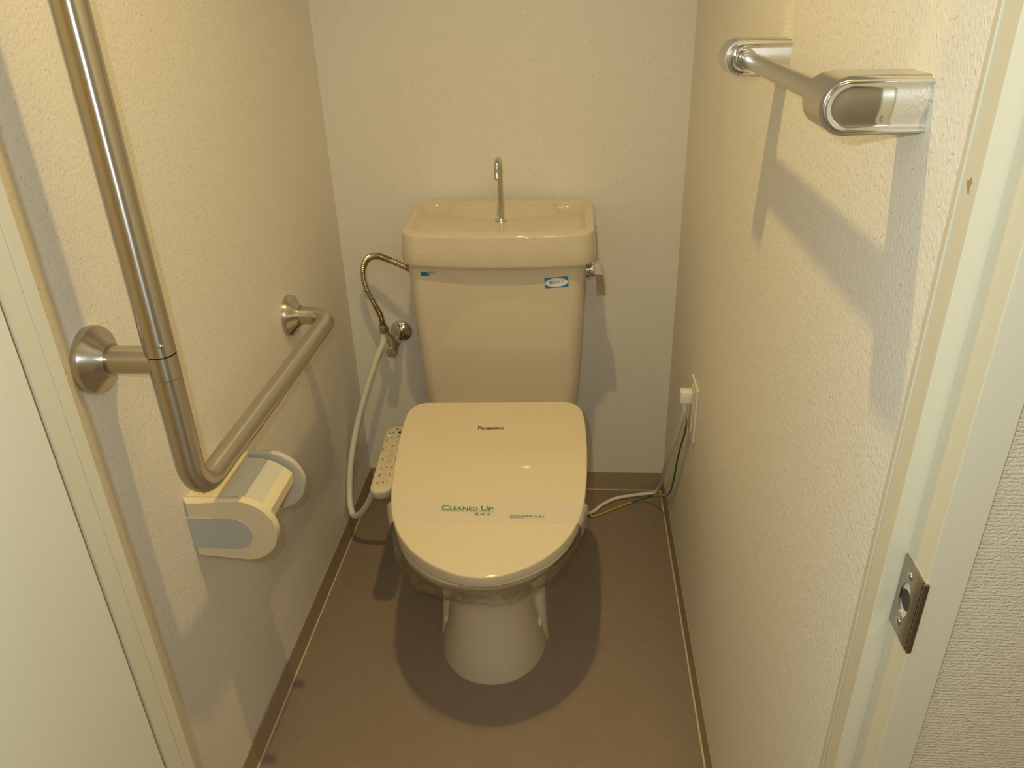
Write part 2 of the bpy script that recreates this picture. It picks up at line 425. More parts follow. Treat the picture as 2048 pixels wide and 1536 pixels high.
# ------------------------------------------------------------------ the room
W, H = 0.40, 2.10
YF = -1.24          # where the room's side walls meet the door frame
struct(link('floor', bm_box(-W-.1, W+.1, -1.303, 0.1, -0.08, 0.0), M['floor']), 'brown vinyl floor with faint diamond joints')
struct(link('wall_back', bm_box(-W-.1, W+.1, 0.0, 0.1, 0, H), M['wall_end']), 'cream speckled wallpaper wall behind the toilet')
struct(link('wall_left', bm_box(-W-.1, -W, YF-.05, 0.0, 0, H), M['wall_side_l']), 'cream speckled wallpaper wall carrying the grab rail')
struct(link('wall_right', bm_box(W, W+.1, YF, 0.0, 0, H), M['wall_side_r']), 'cream speckled wallpaper wall carrying the towel bar')
struct(link('ceiling', bm_box(-W-.1, W+.1, -1.303, 0.1, H, H+.08), M['ceiling']), 'white ceiling of the toilet room')
bmf = bm_box(-W, -0.2705, -1.297, YF, 0, H); bm_box(-0.2705, W+.0437, -1.297, YF, 2.011, H, bm=bmf)
struct(link('wall_front', bmf, M['woven']), 'wall beside and above the doorway')

HB, TB = 0.0576, 0.003
def baseboard(name, b0, c0):
    o = struct(link(name, bm_box(*b0, bev=0.0008), M['base']), 'brown vinyl baseboard strip, ' + name.split('_')[1] + ' side')
    lab(link('caulk_line', bm_box(*c0, bev=0.0006), M['caulk'], o), 'beige sealant line along the floor')
baseboard('baseboard_left', (-W, -W+TB, YF, 0, 0, HB), (-W+TB-.001, -W+TB+.0032, YF, -TB, 0, .003))
baseboard('baseboard_right', (W-TB, W, YF, 0, 0, HB), (W-TB-.0032, W-TB+.001, YF, -TB, 0, .003))
baseboard('baseboard_back', (-W+TB, W-TB, -TB, 0, 0, HB), (-W+TB, W-TB, -TB-.003, -TB+.001, 0, .0025))

# hallway around the photographer
struct(link('wall_hall_right', bm_box(0.4445, 1.5, -1.2985, -1.24, 0, H), M['woven']), 'woven beige wallpaper wall of the hallway, right of the door frame')
struct(link('wall_hall_left', bm_box(-1.5, -0.3105, -1.2985, -1.297, 0, H), M['woven']), 'woven beige wallpaper wall of the hallway behind the open door')
struct(link('wall_hall_back', bm_box(-1.5, 1.5, -2.9, -2.8, 0, H), M['woven']), 'hallway wall opposite the toilet door')
struct(link('wall_hall_end', bm_box(1.5, 1.6, -2.9, -1.24, 0, H), M['woven']), 'far right end wall of the hallway')
struct(link('floor_hall', bm_box(-1.5, 1.5, -2.8, -1.303, -0.08, -0.001), M['floor']), 'hallway floor')
struct(link('ceiling_hall', bm_box(-1.5, 1.5, -2.9, -1.303, H, H+.08), M['ceiling']), 'hallway ceiling')

# door frame, latch side
ZT = 1.95
def extrude_z(poly, z0=0.0, z1=ZT, bev=0.0012):
    bm = bmesh.new()
    A = [bm.verts.new((x, y, z0)) for x, y in poly]; B = [bm.verts.new((x, y, z1)) for x, y in poly]
    bm.faces.new(A[::-1]); bm.faces.new(B); vert = []
    for k in range(len(poly)):
        f = bm.faces.new((A[k], A[(k+1) % len(A)], B[(k+1) % len(A)], B[k]))
    for k in range(len(poly)): vert.append(bm.edges.get((A[k], B[k])))
    if bev: bmesh.ops.bevel(bm, geom=vert, offset=bev, segments=2, profile=0.5, affect='EDGES')
    return bm
t1 = struct(link('trim_1', extrude_z([(.415, -1.2685), (.415, -1.303), (.4437, -1.303), (.4437, -1.2685)]), M['frame']), 'cream painted door jamb on the latch side')
link('door_stop', extrude_z([(.4, -1.2483), (.4, -1.2685), (.4437, -1.2685), (.4437, -1.2483)], bev=.0014), M['frame'], t1)
link('inner_casing', extrude_z([(.3985, -1.2478), (.3992, YF), (.4437, YF), (.4437, -1.2478)], bev=.0008), M['frame'], t1)
bms = bmesh.new()
pts = [(.0045*(1+.35*math.sin(3*a+1)+.2*math.sin(5*a))*math.cos(a)*.55, .0045*(1+.35*math.sin(3*a+1)+.2*math.sin(5*a))*math.sin(a)) for a in [2*PI*k/14 for k in range(14)]]
bm_prism(pts, lambda u, v: Vector((.40005, -1.2575+u, 1.113+v)), lambda u, v: Vector((.3997, -1.2575+u, 1.113+v)), bm=bms)
lab(link('scuff_mark', bms, M['stain'], t1), 'small brown scuff on the cream jamb')
# strike plate let into the jamb
PX = .4135; zc = .8035
bms = bmesh.new()
outl = [(-1.2690, .770), (-1.3030, .770), (-1.3030, .8372), (-1.2690, .8372)]
hole = [(-1.2835+.0085*math.cos(a)*(1), .8035+.0165*math.sin(a)) for a in [2*PI*k/28 for k in range(28)]]
def sq(a):  # outer point for hole angle
    c, s = math.cos(a), math.sin(a); hw, hh = .0165, .0336
    k = min(hw/abs(c) if abs(c) > 1e-6 else 9, hh/abs(s) if abs(s) > 1e-6 else 9); return (-1.2855+c*k, .8036+s*k)
angs = [2*PI*k/56 for k in range(56)]
ou = [sq(a) for a in angs]; inn = [(-1.2835+.0085*math.cos(a), .8035+.0165*math.sin(a)) for a in angs]
bm_loft([[Vector((.4149, y, z)) for y, z in ou], [Vector((PX, y, z)) for y, z in ou], [Vector((PX, y, z)) for y, z in inn], [Vector((.4149, y, z)) for y, z in inn]], bm=bms, cap0=False, cap1=False)
bm_box(PX, .4172, -1.3052, -1.3022, .7700, .8372, .0008, bm=bms)
sp_ = lab(link('strike_plate', bms, M['plate_steel'], t1), 'steel strike plate with an oval latch hole')
link('latch_hole', bm_lathe([(0, .0086), (.0002, .0)], (.4148, -1.2835, .8035), (-1, 0, 0), 24), M['dark'], sp_)
for zz in (.8262, .7815):
    link('screw', bm_lathe([(0, .0036), (.0006, .0034), (.0011, .0020), (.0012, 0)], (PX, -1.2825, zz), (-1, 0, 0), 18), M['satin'], sp_)
# door frame, hinge side, and the open leaf
t2 = struct(link('trim_2', extrude_z([(-.262, -1.2765), (-.262, -1.303), (-.31, -1.303), (-.31, -1.2765)]), M['frame']), 'cream painted door jamb on the hinge side')
link('door_stop', extrude_z([(-.237, -1.2555), (-.237, -1.2765), (-.27, -1.2765), (-.27, -1.2555)], bev=.0005), M['frame'], t2)
link('inner_casing', extrude_z([(-.2372, -1.2543), (-.2372, YF), (-.27, YF), (-.27, -1.2543)], bev=.0004), M['frame'], t2)
t3 = struct(link('trim_3', bm_box(-.31, .4437, -1.303, -1.2765, ZT, ZT+.06, .001), M['frame']), 'cream painted head of the door frame')
leaf = struct(link('door_1', bm_box(-.258, -.225, -1.90, -1.294, .012, ZT-.006, .0016), M['leaf']), 'flat cream door leaf standing open on the left')
for zz in (.35, 1.75):
    link('hinge', bm_lathe([(0, .006), (.09, .006)], (-.2595, -1.2985, zz), (0, 0, 1), 14), M['satin'], leaf)
lv = link('door_lever', bm_tube(fillet([(-.225, -1.84, 1.0), (-.175, -1.84, 1.0), (-.175, -1.74, 1.0)], .015), .009, 14), M['satin'], leaf)

# ceiling lamp of the hallway, behind the photographer
hl = thing('hallway_lamp_fitting', 'square white hallway ceiling lamp outside the toilet door', 'lamp', (.5, -2.5, H))
bm = bm_box(.335, .665, -2.665, -2.655, 2.075, H); bm_box(.335, .665, -2.345, -2.335, 2.075, H, bm=bm); bm_box(.335, .345, -2.655, -2.345, 2.075, H, bm=bm); bm_box(.655, .665, -2.655, -2.345, 2.075, H, bm=bm)
link('housing', bm, M['white_plastic'], hl)
# ceiling downlight of the toilet room
lamp = thing('ceiling_lamp', 'small warm downlight in the ceiling near the doorway', 'lamp', (LAMP.x, LAMP.y, H))
link('trim_ring', bm_lathe([(0, .052), (.006, .050), (.009, .044), (.006, .036), (0, .034)], (LAMP.x, LAMP.y, H), (0, 0, -1), 32), M['white_plastic'], lamp)
link('socket', bm_lathe([(0, .016), (H-LAMP.z-.004, .020), (H-LAMP.z-.002, .018)], (LAMP.x, LAMP.y, H), (0, 0, -1), 24), M['white_plastic'], lamp)

# ------------------------------------------------------------------ toilet
TX = -0.003
toilet = thing('toilet', 'ivory ceramic toilet with a hand-washing basin on its tank', 'toilet', (TX, -.40, 0))
def sect(z, hw, yf, yb=-.17, dep=None, n=40, pw=2.1, cx=TX):
    """rounded front, squarish back"""
    dep = dep or min(hw*1.25, (yb-yf)*.6); ym = yf+dep; pts = []
    for k in range(n+1):
        a = PI*k/n; c, s = math.cos(a), math.sin(a)
        pts.append(Vector((cx+hw*math.copysign(abs(c)**(2/pw), c), ym-dep*abs(s)**(2/pw), z)))
    for k in range(9):
        a = PI*k/8; r = min(.04, hw*.5)
        if k <= 4: pts.append(Vector((cx-hw+r-r*math.cos(a), yb-r+r*math.sin(a), z)))
        else: pts.append(Vector((cx+hw-r-r*math.cos(a), yb-r+r*math.sin(a), z)))
    return pts
prof = [(0, .1120, -.678), (.006, .1118, -.678), (.05, .100, -.668), (.10, .0905, -.658), (.15, .0865, -.651), (.190, .0895, -.652), (.220, .100, -.664),
        (.250, .120, -.694), (.282, .141, -.732), (.312, .157, -.762), (.332, .1655, -.776), (.345, .168, -.781), (.351, .166, -.779), (.352, .162, -.775)]
bm = bm_loft([sect(z, hw, yf) for z, hw, yf in prof])
link('bowl', bm, M['ceramic'], toilet)
# broader rear of the foot that carries the fixing bolts
bm = bm_loft([sect(z, hw, yf, yb=-.16, dep=.045, pw=4.5) for z, hw, yf in [(0, .1150, -.572), (.004, .1148, -.572), (.03, .1125, -.565), (.10, .1085, -.555), (.20, .1085, -.55), (.28, .112, -.545), (.34, .115, -.54)]])
link('foot_sides', bm, M['ceramic'], toilet)
for s in (-1, 1):
    lab(link('bolt_cap', bm_lathe([(0, .011), (.004, .011), (.009, .008), (.011, 0)], (TX+s*.0925, -.5595, .058), (s*.12, -1, .25), 18), M['plastic_light'], toilet), 'round cap over a fixing bolt')
# tank
TCX = -.005
def rr(cx, hw, yf, yb, z, r, n=7, bow=0.0, zt=0.0):
    pts = []
    for k, (x, y) in enumerate(rrect(2*hw, yb-yf, r, n)):
        yy = (yf+yb)/2+y
        if bow and y < 0: yy -= bow*max(0, 1-(x/hw)**2)*min(1, -2*y/(yb-yf))
        pts.append(Vector((cx+x, yy, z+zt*(y/(yb-yf)))))
    return pts
def rr_dense(cx, hw, yf, yb, z, r, bow=0.0, zt=0.0, nseg=10):
    base = rrect(2*hw, yb-yf, r, 7); out = []
    for i in range(len(base)):
        a, b = Vector(base[i]), Vector(base[(i+1) % len(base)])
        k = nseg if (b-a).length > r else 1
        for j in range(k): out.append(a.lerp(b, j/k))
    pts = []
    for p in out:
        x, y = p; yy = (yf+yb)/2+y
        if bow and y < 0: yy -= bow*max(0, 1-(x/hw)**2)*min(1, -2*y/(yb-yf))
        pts.append(Vector((cx+x, yy, z+zt*(y/(yb-yf)))))
    return pts
tp = [(.335, .150, -.190), (.345, .165, -.200), (.37, .1725, -.2055), (.45, .1785, -.2085), (.58, .1845, -.2125), (.70, .189, -.2155), (.726, .189, -.2155)]
tank = link('tank', bm_loft([rr_dense(TCX-.003, hw, yf, -.025, z, .030, bow=.006) for z, hw, yf in tp]), M['ceramic'], toilet)
# tank lid with basin
LT = .791
lp = [(.7135, .1965, -.2235, .030), (.7145, .2000, -.2270, .034), (.720, .2032, -.2302, .036), (.738, .2042, -.2312, .037), (.765, .2028, -.2298, .036), (LT-.006, .2012, -.2280, .035), (LT-.0025, .2000, -.2265, .034), (LT-.0006, .1982, -.2245, .033), (LT, .1955, -.222, .032)]
rings = [rr_dense(TCX+.003, hw, yf, -.014, z, r, bow=.016, zt=.016 if z > .76 else 0.0) for z, hw, yf, r in lp]
for z, ins, r in ((LT-.0010, .009, .030), (LT-.0040, .012, .03), (LT-.0110, .017, .032), (LT-.0165, .026, .034), (LT-.0190, .042, .03)):
    rings.append(rr_dense(TCX+.003, .1925-ins, -.219+ins*.95, -.014-ins*.55, z, r, bow=.016, zt=.010))
link('tank_lid', bm_loft(rings), M['ceramic'], toilet)
# raised crescent at the back of the basin, around the spout
SX, SY = -.003, -.0935
bm = bmesh.new(); R0 = []
for z, ax_, bf in ((LT-.0195, .136, .052), (LT-.0165, .132, .043), (LT-.009, .125, .033), (LT+.003, .116, .022), (LT+.0100, .105, .013), (LT+.0125, .088, .005)):
    ring = []
    for k in range(56):
        a = 2*PI*k/56; x = math.cos(a)*ax_; y = math.sin(a)
        ring.append(Vector((SX+x, -.034+(y*.014 if y > 0 else y*bf), z-abs(x)*.02)))
    R0.append(ring)
bm_loft(R0, bm=bm, cap0=False)
link('basin_deck', bm, M['ceramic'], toilet)
# spout
spout = link('spout', bm_tube(fillet([(SX, SY, LT-.022), (SX, SY, .907), (SX-.002, SY-.036, .907), (SX-.002, SY-.036, .882)], .0175, 10), .0055, 16), M['satin'], toilet)
link('spout_flange', bm_lathe([(-.004, .0145), (0, .0145), (.002, .0135), (.0035, .008), (.006, .0062)], (SX, SY, LT-.0185), (0, 0, 1), 24), M['satin'], spout)
link('spout_nozzle', bm_lathe([(0, .0072), (.003, .0072), (.004, .0064), (.022, .0062)], (SX-.002, SY-.036, .871), (0, 0, 1), 20), M['satin'], spout)
# flush lever on the right flank of the tank
lev = link('flush_lever', bm_lathe([(0, .0185), (.006, .0185), (.008, .016), (.020, .0155), (.026, .013), (.028, 0)], (.1835, -.155, .682), (1, 0, 0), 24), M['chrome'], toilet)
bm = bm_loft([[Vector((.200, y, .697)) for y in (-.170, -.140)] + [Vector((.213, y, .697)) for y in (-.144, -.166)],
              [Vector((.199, y, .675)) for y in (-.172, -.138)] + [Vector((.2215, y, .675)) for y in (-.138, -.172)],
              [Vector((.2035, y, .652)) for y in (-.171, -.139)] + [Vector((.2245, y, .652)) for y in (-.139, -.171)],
              [Vector((.2045, y, .628)) for y in (-.169, -.141)] + [Vector((.2260, y, .628)) for y in (-.141, -.169)]])
bmesh.ops.bevel(bm, geom=bm.edges[:], offset=.0018, segments=2, profile=.5, affect='EDGES')
link('lever_handle', bm, M['chrome'], lev)
# print on the tank front
def tank_pt(x, z, out=0.0):
    k = (z-.45)/(.70-.45); hw = .1785+(.189-.1785)*k; yf = -.2085+(-.2155+.2085)*k
    return Vector((x, yf-.006*max(0, 1-((x-TCX+.003)/hw)**2)-.0006-out, z))
bm = bmesh.new(); bm.faces.new([bm.verts.new(tank_pt(x, z)) for x, z in ((-.1650, .6900), (-.1510, .6900), (-.1510, .6985), (-.1650, .6985))])
bm.faces.new([bm.verts.new(tank_pt(x, z)) for x, z in ((-.1510, .6900), (-.1470, .6900), (-.1470, .6930), (-.1510, .6930))])
link('maker_mark', bm, M['ink_blue'], toilet)
link('maker_lettering', text_bm('INAX', .016, lambda u, v: tank_pt(-.1500+u, .6945+v), .0058), M['ink_blue'], toilet)
def stick(u, v, o=0.0):   # slightly rotated sticker frame
    a = math.radians(3.6); c, s = math.cos(a), math.sin(a)
    return tank_pt(.1212+u*c-v*s, .6753+u*s+v*c, o)
bm = bmesh.new(); bm.faces.new([bm.verts.new(stick(u, v)) for u, v in ((-.0245, -.0117), (.0245, -.0117), (.0245, .0117), (-.0245, .0117))])
stk = lab(link('sticker', bm, M['sticker_blue'], toilet), 'blue sticker with a white oval and Japanese lettering')
bm = bmesh.new(); bm.faces.new([bm.verts.new(stick(.0236*math.cos(a), .0098*math.sin(a), .0002)) for a in [2*PI*k/36 for k in range(36)]])
link('oval', bm, M['sticker_white'], stk)
link('lettering', text_bm('節水タイプ', .030, lambda u, v: stick(u-.015, v-.0028, .0004), .0062, bold=.012), M['ink_blue'], stk)

# ------------------------------------------------------------------ bidet seat
SEAT_ANG = math.radians(2.2)
PIV = Vector((-.005, -.333, .4515)); SLOPE = math.atan(.143)
def seat_map(u, v, w=0.0):
    """u across, v from the hinge end towards the front (0 to .51), w above the lid's top"""
    p = Matrix.Rotation(SEAT_ANG, 3, 'Z') @ Vector((u, -v*math.cos(SLOPE)-w*math.sin(SLOPE)*0, -v*math.sin(SLOPE)+w))
    return PIV+p
half = [(.150, .0), (.168, .006), (.180, .018), (.1875, .036), (.1905, .062), (.1915, .10), (.1905, .16), (.1875, .22), (.1835, .27), (.178, .315), (.172, .345), (.1635, .375),
        (.151, .405), (.134, .433), (.113, .458), (.088, .479), (.060, .496), (.030, .508), (.0, .512)]
hp = [Vector((x, y, 0)) for x, y in half]; hp = catmull(hp, 3)
HALF = [(p.x*(1-.033*(1-p.y/.512)), p.y*.924) for p in hp]
OUT = [(-x, v) for x, v in HALF] + [(x, v) for x, v in HALF[::-1][1:]]
def lid_ring(ins, w):
    n = len(OUT); ring = []
    for i in range(n):
        a, b, c = (Vector((*OUT[i-1], 0)), Vector((*OUT[i], 0)), Vector((*OUT[(i+1) % n], 0)))
        t = (c-a).normalized(); nn = Vector((t.y, -t.x, 0))
        cen = Vector((0, .23, 0))
        if nn.dot(b-cen) < 0: nn = -nn
        q = b-nn*ins; ring.append(seat_map(q.x, q.y, w if w > -.01 else w-.032*max(0, 1-b.y/.42)))
    return ring
seat = thing('bidet_seat', 'ivory electric bidet seat with its lid closed on the toilet', 'toilet seat', (PIV.x, -.45, .352))
lid = link('lid', bm_loft([lid_ring(.006, -.0190), lid_ring(.0015, -.0185), lid_ring(0, -.0170), lid_ring(.0001, -.0035), lid_ring(.0008, -.0015), lid_ring(.0020, -.0004), lid_ring(.0040, 0)]), M['plastic'], seat, sharp=50)
def flat_seat(u, v, z):
    p = Matrix.Rotation(SEAT_ANG, 3, 'Z') @ Vector((u, -v, 0)); return Vector((PIV.x+p.x, PIV.y+p.y, z))
def seat_ring(ins, z, vmin=.10):
    out = []
    for u, v in OUT:
        k = max(0, 1-ins/.19); uu = u*k; vv = .23+(v-.23)*k
        zz = z if z < .356 else z + max(0, (.33-vv))*.08
        out.append(flat_seat(uu, max(vv, vmin), zz))
    return out
link('seat_ring', bm_loft([seat_ring(.016, .3530), seat_ring(.011, .3550), seat_ring(.009, .3595), seat_ring(.010, .3625), seat_ring(.014, .3645)]), M['plastic_light'], seat, sharp=60)
link('rear_housing', bm_loft([[flat_seat(u, v, z+(0 if z < .36 else (.20-v)*.14)) for u, v in [(x*s, .008+(y+.10)*1.0) for x, y in rrect(.345, .20, .03)]] for z, s in ((.353, .97), (.357, .985), (.3960, .985), (.4000, .97))]), M['plastic_light'], seat)
link('maker_lettering', text_bm('Panasonic', .0515, lambda u, v: seat_map(-.0305+u, .0935-v, .0004), .0095, bold=.020), M['ink'], lid)
# control panel on the left arm
B0, B1 = Vector((-.2300, -.2990, .3675)), Vector((-.2170, -.5330, .3565))   # rear and front ends of its centre line
ddir = (B1-B0); L_ = ddir.length; ddir.normalize(); sdir = Vector((1, 0, 0)); sdir = (sdir-ddir*sdir.dot(ddir)).normalized(); ndir = sdir.cross(ddir)*-1
if ndir.z < 0: ndir = -ndir
sdir = (sdir + ndir*0.10).normalized()
PW = .0465
def pan(u, v, w=0.0): return B0+ddir*(v*L_)+sdir*(u*PW)+ndir*w       # u -.5..+.5, v 0..1
rp = [(x/PW, .5+y/L_) for x, y in rrect(PW, L_, .0195, 8)]
def pr(s, w): return [pan(u*s, .5+(v-.5)*(1-(1-s)*PW/L_), w) for u, v in rp]
cp = link('control_panel', bm_loft([pr(.86, -.020), pr(.94, -.016), pr(1.0, -.008), pr(1.0, -.003), pr(.97, -.0008), pr(.92, 0)]), M['panel'], seat, sharp=50)
lab(cp, 'narrow button panel on the left arm of the seat')
link('panel_arm', bm_box(-.205, -.150, -.44, -.36, .349, .362, .003), M['plastic_light'], seat)
def crop(X, Y):
    v = (Y-92)/(1450-92); xl = 330-(Y-130)*.221; xr = 722-(Y-160)*.155
    return (X-xl)/(xr-xl)-.5, v
def oval(bm, cu_, cv_, ru, rv, w, pw=2.0, n=24):
    bm.faces.new([bm.verts.new(pan(cu_+ru/PW*math.copysign(abs(math.cos(a))**(2/pw), math.cos(a)), cv_+rv/L_*math.copysign(abs(math.sin(a))**(2/pw), math.sin(a)), w)) for a in [2*PI*k/n for k in range(n)]])
for X, Y, ru, rv, pw in ((437, 342, .0062, .0056, 2), (570, 345, .0060, .0058, 2.6), (552, 440, .0058, .0056, 2), (465, 550, .0062, .0062, 2), (448, 650, .0064, .0064, 2),
                         (425, 757, .0070, .0070, 2), (403, 862, .0070, .0072, 2), (375, 995, .0088, .0090, 4), (355, 1135, .0092, .0092, 4), (325, 1280, .0094, .0094, 4)):
    u, v = crop(X, Y); bmx = bmesh.new(); ringo, ringi, ringt = [], [], []
    for k in range(28):
        a = 2*PI*k/28; c = math.copysign(abs(math.cos(a))**(2/pw), math.cos(a)); s = math.copysign(abs(math.sin(a))**(2/pw), math.sin(a))
        ringo.append(pan(u+ru/PW*c, v+rv/L_*s, .0001)); ringi.append(pan(u+(ru-.0006)/PW*c, v+(rv-.0006)/L_*s, .0007)); ringt.append(pan(u+(ru-.0011)/PW*c, v+(rv-.0011)/L_*s, .0008))
    bm_loft([ringo, ringi, ringt], bm=bmx, cap0=False)
    for f in bmx.faces: f.material_index = 1 if len(f.verts) > 4 else 0
    link('button', bmx, None, cp, mats=[M['ring'], M['panel']])
def mark(X, Y, ru, rv, mat, w=.0010, pw=3):
    bmx = bmesh.new(); u, v = crop(X, Y); oval(bmx, u, v, ru, rv, w, pw, 12); link('marking', bmx, mat, cp)
for X, Y, ru, rv, mt in ((590, 248, .0040, .0038, 'ink'), (325, 1278, .0022, .0022, 'red'), (380, 290, .0022, .0014, 'led'), (437, 342, .0017, .0018, 'ink_soft'), (570, 342, .0034, .0028, 'ink_soft'),
                         (550, 440, .0013, .0024, 'ink_soft'), (465, 548, .0013, .0020, 'ink_soft'), (446, 650, .0015, .0019, 'ink_soft'), (425, 755, .0018, .0014, 'ink_soft'), (403, 860, .0019, .0015, 'ink_soft'),
                         (368, 990, .0026, .0016, 'ink_soft'), (350, 1130, .0020, .0018, 'pink'), (385, 247, .0018, .0020, 'ink_soft'), (460, 242, .0016, .0022, 'ink_soft'), (472, 185, .0010, .0022, 'ink_soft'),
                         (540, 150, .0030, .0014, 'ink_soft'), (545, 188, .0032, .0014, 'ink_soft'), (615, 178, .0020, .0022, 'pink'), (335, 395, .0010, .0066, 'ink_soft'), (265, 600, .0015, .0044, 'ink_soft'),
                         (325, 558, .0013, .0012, 'ink_soft'), (315, 640, .0013, .0012, 'ink_soft'), (280, 812, .0014, .0046, 'ink_soft'), (578, 640, .0009, .0054, 'ring'), (543, 812, .0013, .0082, 'ink'),
                         (262, 995, .0022, .0028, 'ring'), (478, 995, .0022, .0040, 'pink'), (235, 1140, .0018, .0044, 'ink_soft'), (455, 1140, .0018, .0044, 'ring'), (205, 1280, .0018, .0026, 'ink_soft')):
    mark(X, Y, ru, rv, M[mt])

# paper sanitary band laid across the lid
VB0, VB1 = .3000, .3500
def lid_half(v):
    best = 0
    for (x0, v0), (x1, v1) in zip(HALF, HALF[1:]):
        if v0 <= v <= v1 and v1 > v0: best = max(best, x0+(x1-x0)*(v-v0)/(v1-v0))
    return best
bm = bmesh.new(); rows = []
NV = 10; NU = 60
for j in range(NV+1):
    f = j/NV; row = []
    for i in range(NU+1):
        s = -1+2*i/NU; sl = (lid_half(VB0+(VB1-VB0)*f)+.0265+.004*math.sin(f*3))*s
        v = VB0+(VB1-VB0)*f + .006*s*0 + .004*(s if s > 0 else 0)
        hw = lid_half(v)-.001
        u = max(-hw, min(hw, sl)); over = abs(sl)-hw
        w = .0009
        if over > 0:
            ang = min(over/.006, PI/2*.93)
            u += math.copysign(.0085*math.sin(ang)+max(0, over-.009)*.02, sl)
            w -= .0085*(1-math.cos(ang))+max(0, over-.009)*.99
        w += .0006*noise.noise(Vector((sl*30, v*50, 1)))
        row.append(seat_map(u, v, w))
    rows.append(row)
bm_loft(rows, bm=bm, cap0=False, cap1=False, closed=False)
band = tag(link('paper_band', bm, M['paper'], None, sharp=80), 'translucent white paper cleaning band laid across the closed lid', 'paper band')
# flat print on the band, following its slope
def bandp(u, v, a=.052): return seat_map(u, .3250-v+u*a*0.6, .0022)
def band_text(body, u0, v0, wd, hh, mat, bold=0.0):
    o = link('lettering', text_bm(body, wd, lambda u, v: bandp(u0+u, v0+v), hh, bold), mat, band); return o
band_text('C', -.0795, .0005, .0130, .0115, M['ink_green']); band_text('LEANED', -.0650, .0005, .0500, .0088, M['ink_green'])
band_text('U', -.0090, .0005, .0115, .0115, M['ink_green']); band_text('P', .0045, .0005, .0080, .0088, M['ink_green'])
band_text('清', -.0205, -.0105, .0078, .0060, M['ink_green']); band_text('掃', -.0100, -.0105, .0078, .0060, M['ink_green']); band_text('済', .0005, -.0105, .0078, .0060, M['ink_green'])
def band_bar(u0, u1, v0, v1, mat):
    bmx = bmesh.new(); bmx.faces.new([bmx.verts.new(bandp(u, v)) for u, v in ((u0, v0), (u1, v0), (u1, v1), (u0, v1))]); link('printed_line', bmx, mat, band)
band_bar(-.083, .014, -.0015, -.0009, M['ink_pale_green'])
for r_, (v0, v1) in enumerate(((-.0108, -.0078), (-.0150, -.0135))):      # fine print too small to read, as broken lines
    u = .043
    while u < .102:
        ln = random.uniform(.004, .010); band_bar(u, min(u+ln, .103), v0, v1-(0 if u < .065 else .0012), M['ink_pale_green'] if random.random() < .6 else M['ink_green']); u += ln+random.uniform(.001, .002)

# clear plastic film wrapped round the seat and the bowl's rim
bm = bmesh.new(); rows = []
NA, NR = 280, 34
for j in range(NR+1):
    f = j/NR; row = []
    for i in range(NA+1):
        a = math.radians(-28)+math.radians(236)*i/NA        # 0 = right, 90 = front, 180 = left
        c, s = math.cos(a), math.sin(a)
        top = Vector((TX+.010+.176*c, -.575-.232*max(s, -.4), .3680))
        low = Vector((TX+.118*c, -.575-.118*max(s, -.4), .232))
        g = f**0.9
        p = top.lerp(low, g)
        bulge = math.sin(PI*min(1, f*1.0))*.012
        left = max(0, -c)**1.5*max(0, s)**.3
        bulge += left*math.sin(PI*min(1, f*.85))*.026
        amp = .0020+.0065*f
        nz1 = noise.noise(Vector((a*7, f*2.0, .3)))*amp + (.5-abs(noise.noise(Vector((a*13+f*3, f*4, 4.1)))))*amp*.9 + noise.noise(Vector((a*30, f*9, 7.7)))*amp*.30
        d = Vector((c, -s, 0))
        p = p+d*(bulge+nz1+.004)
        if f > .8: p.z += noise.noise(Vector((a*5, 2.2, 8)))*.022*(f-.8)/.2
        row.append(p)
    rows.append(row)
bm_loft(rows, bm=bm, cap0=False, cap1=False, closed=False)
tag(link('plastic_film', bm, M['film'], None, sharp=180), 'crinkled clear plastic film wrapped round the bowl rim under the seat', 'plastic film')

# ------------------------------------------------------------------ water supply on the left
valve = thing('stop_valve', 'chrome angle stop valve on the back wall left of the tank', 'valve', (-.2735, 0, .469))
VC = Vector((-.2735, 0, .469))
link('escutcheon', bm_lathe([(0, .0285), (.003, .0285), (.008, .026), (.012, .018), (.014, .012), (.016, .0105)], VC, (0, -1, 0), 32), M['chrome'], valve)
link('stub_pipe', bm_lathe([(.006, .0095), (.060, .0095), (.064, .012), (.075, .012)], VC, (0, -1, 0), 20), M['chrome'], valve)
VB = VC+Vector((-.006, -.078, 0))
bd = link('valve_body', bm_tube([VB+Vector((.002, 0, -.020)), VB+Vector((-.004, 0, .012)), VB+Vector((-.018, 0, .028)), VB+Vector((-.018, 0, .046))], .0105, 18), M['chrome'], valve)
link('spindle', bm_lathe([(0, .012), (.012, .012), (.014, .0145), (.022, .0145), (.025, .0125), (.026, .006), (.0235, .005)], VB+Vector((.001, .004, -.014)), (-.12, -1, -.12), 20), M['chrome'], valve)
link('union_nut', bm_lathe([(0, .0105), (.0005, .0125), (.013, .0125), (.0135, .0105), (.02, .0095)], VB+Vector((-.018, 0, .030)), (0, 0, 1), 6), M['hose_metal'], valve)
H0 = VB+Vector((-.018, 0, .044))
hp_ = catmull([H0, H0+Vector((-.004, .004, .024)), (-.315, -.062, .560), (-.3335, -.056, .602), (-.3370, -.055, .645), (-.3220, -.062, .676), (-.2950, -.075, .688), (-.262, -.088, .682), (-.215, -.105, .668), (-.188, -.112, .665)], 14)
fine = []
for a, b in zip(hp_, hp_[1:]):
    fine += [a.lerp(b, k/2) for k in range(2)]
fine.append(hp_[-1])
tag(link('corrugated_hose', bm_tube(fine, lambda i: .0066+.0015*math.sin(i*2*PI/4), 14), M['hose_metal'], None, sharp=80), 'curved corrugated metal hose from stop valve up to tank', 'hose')
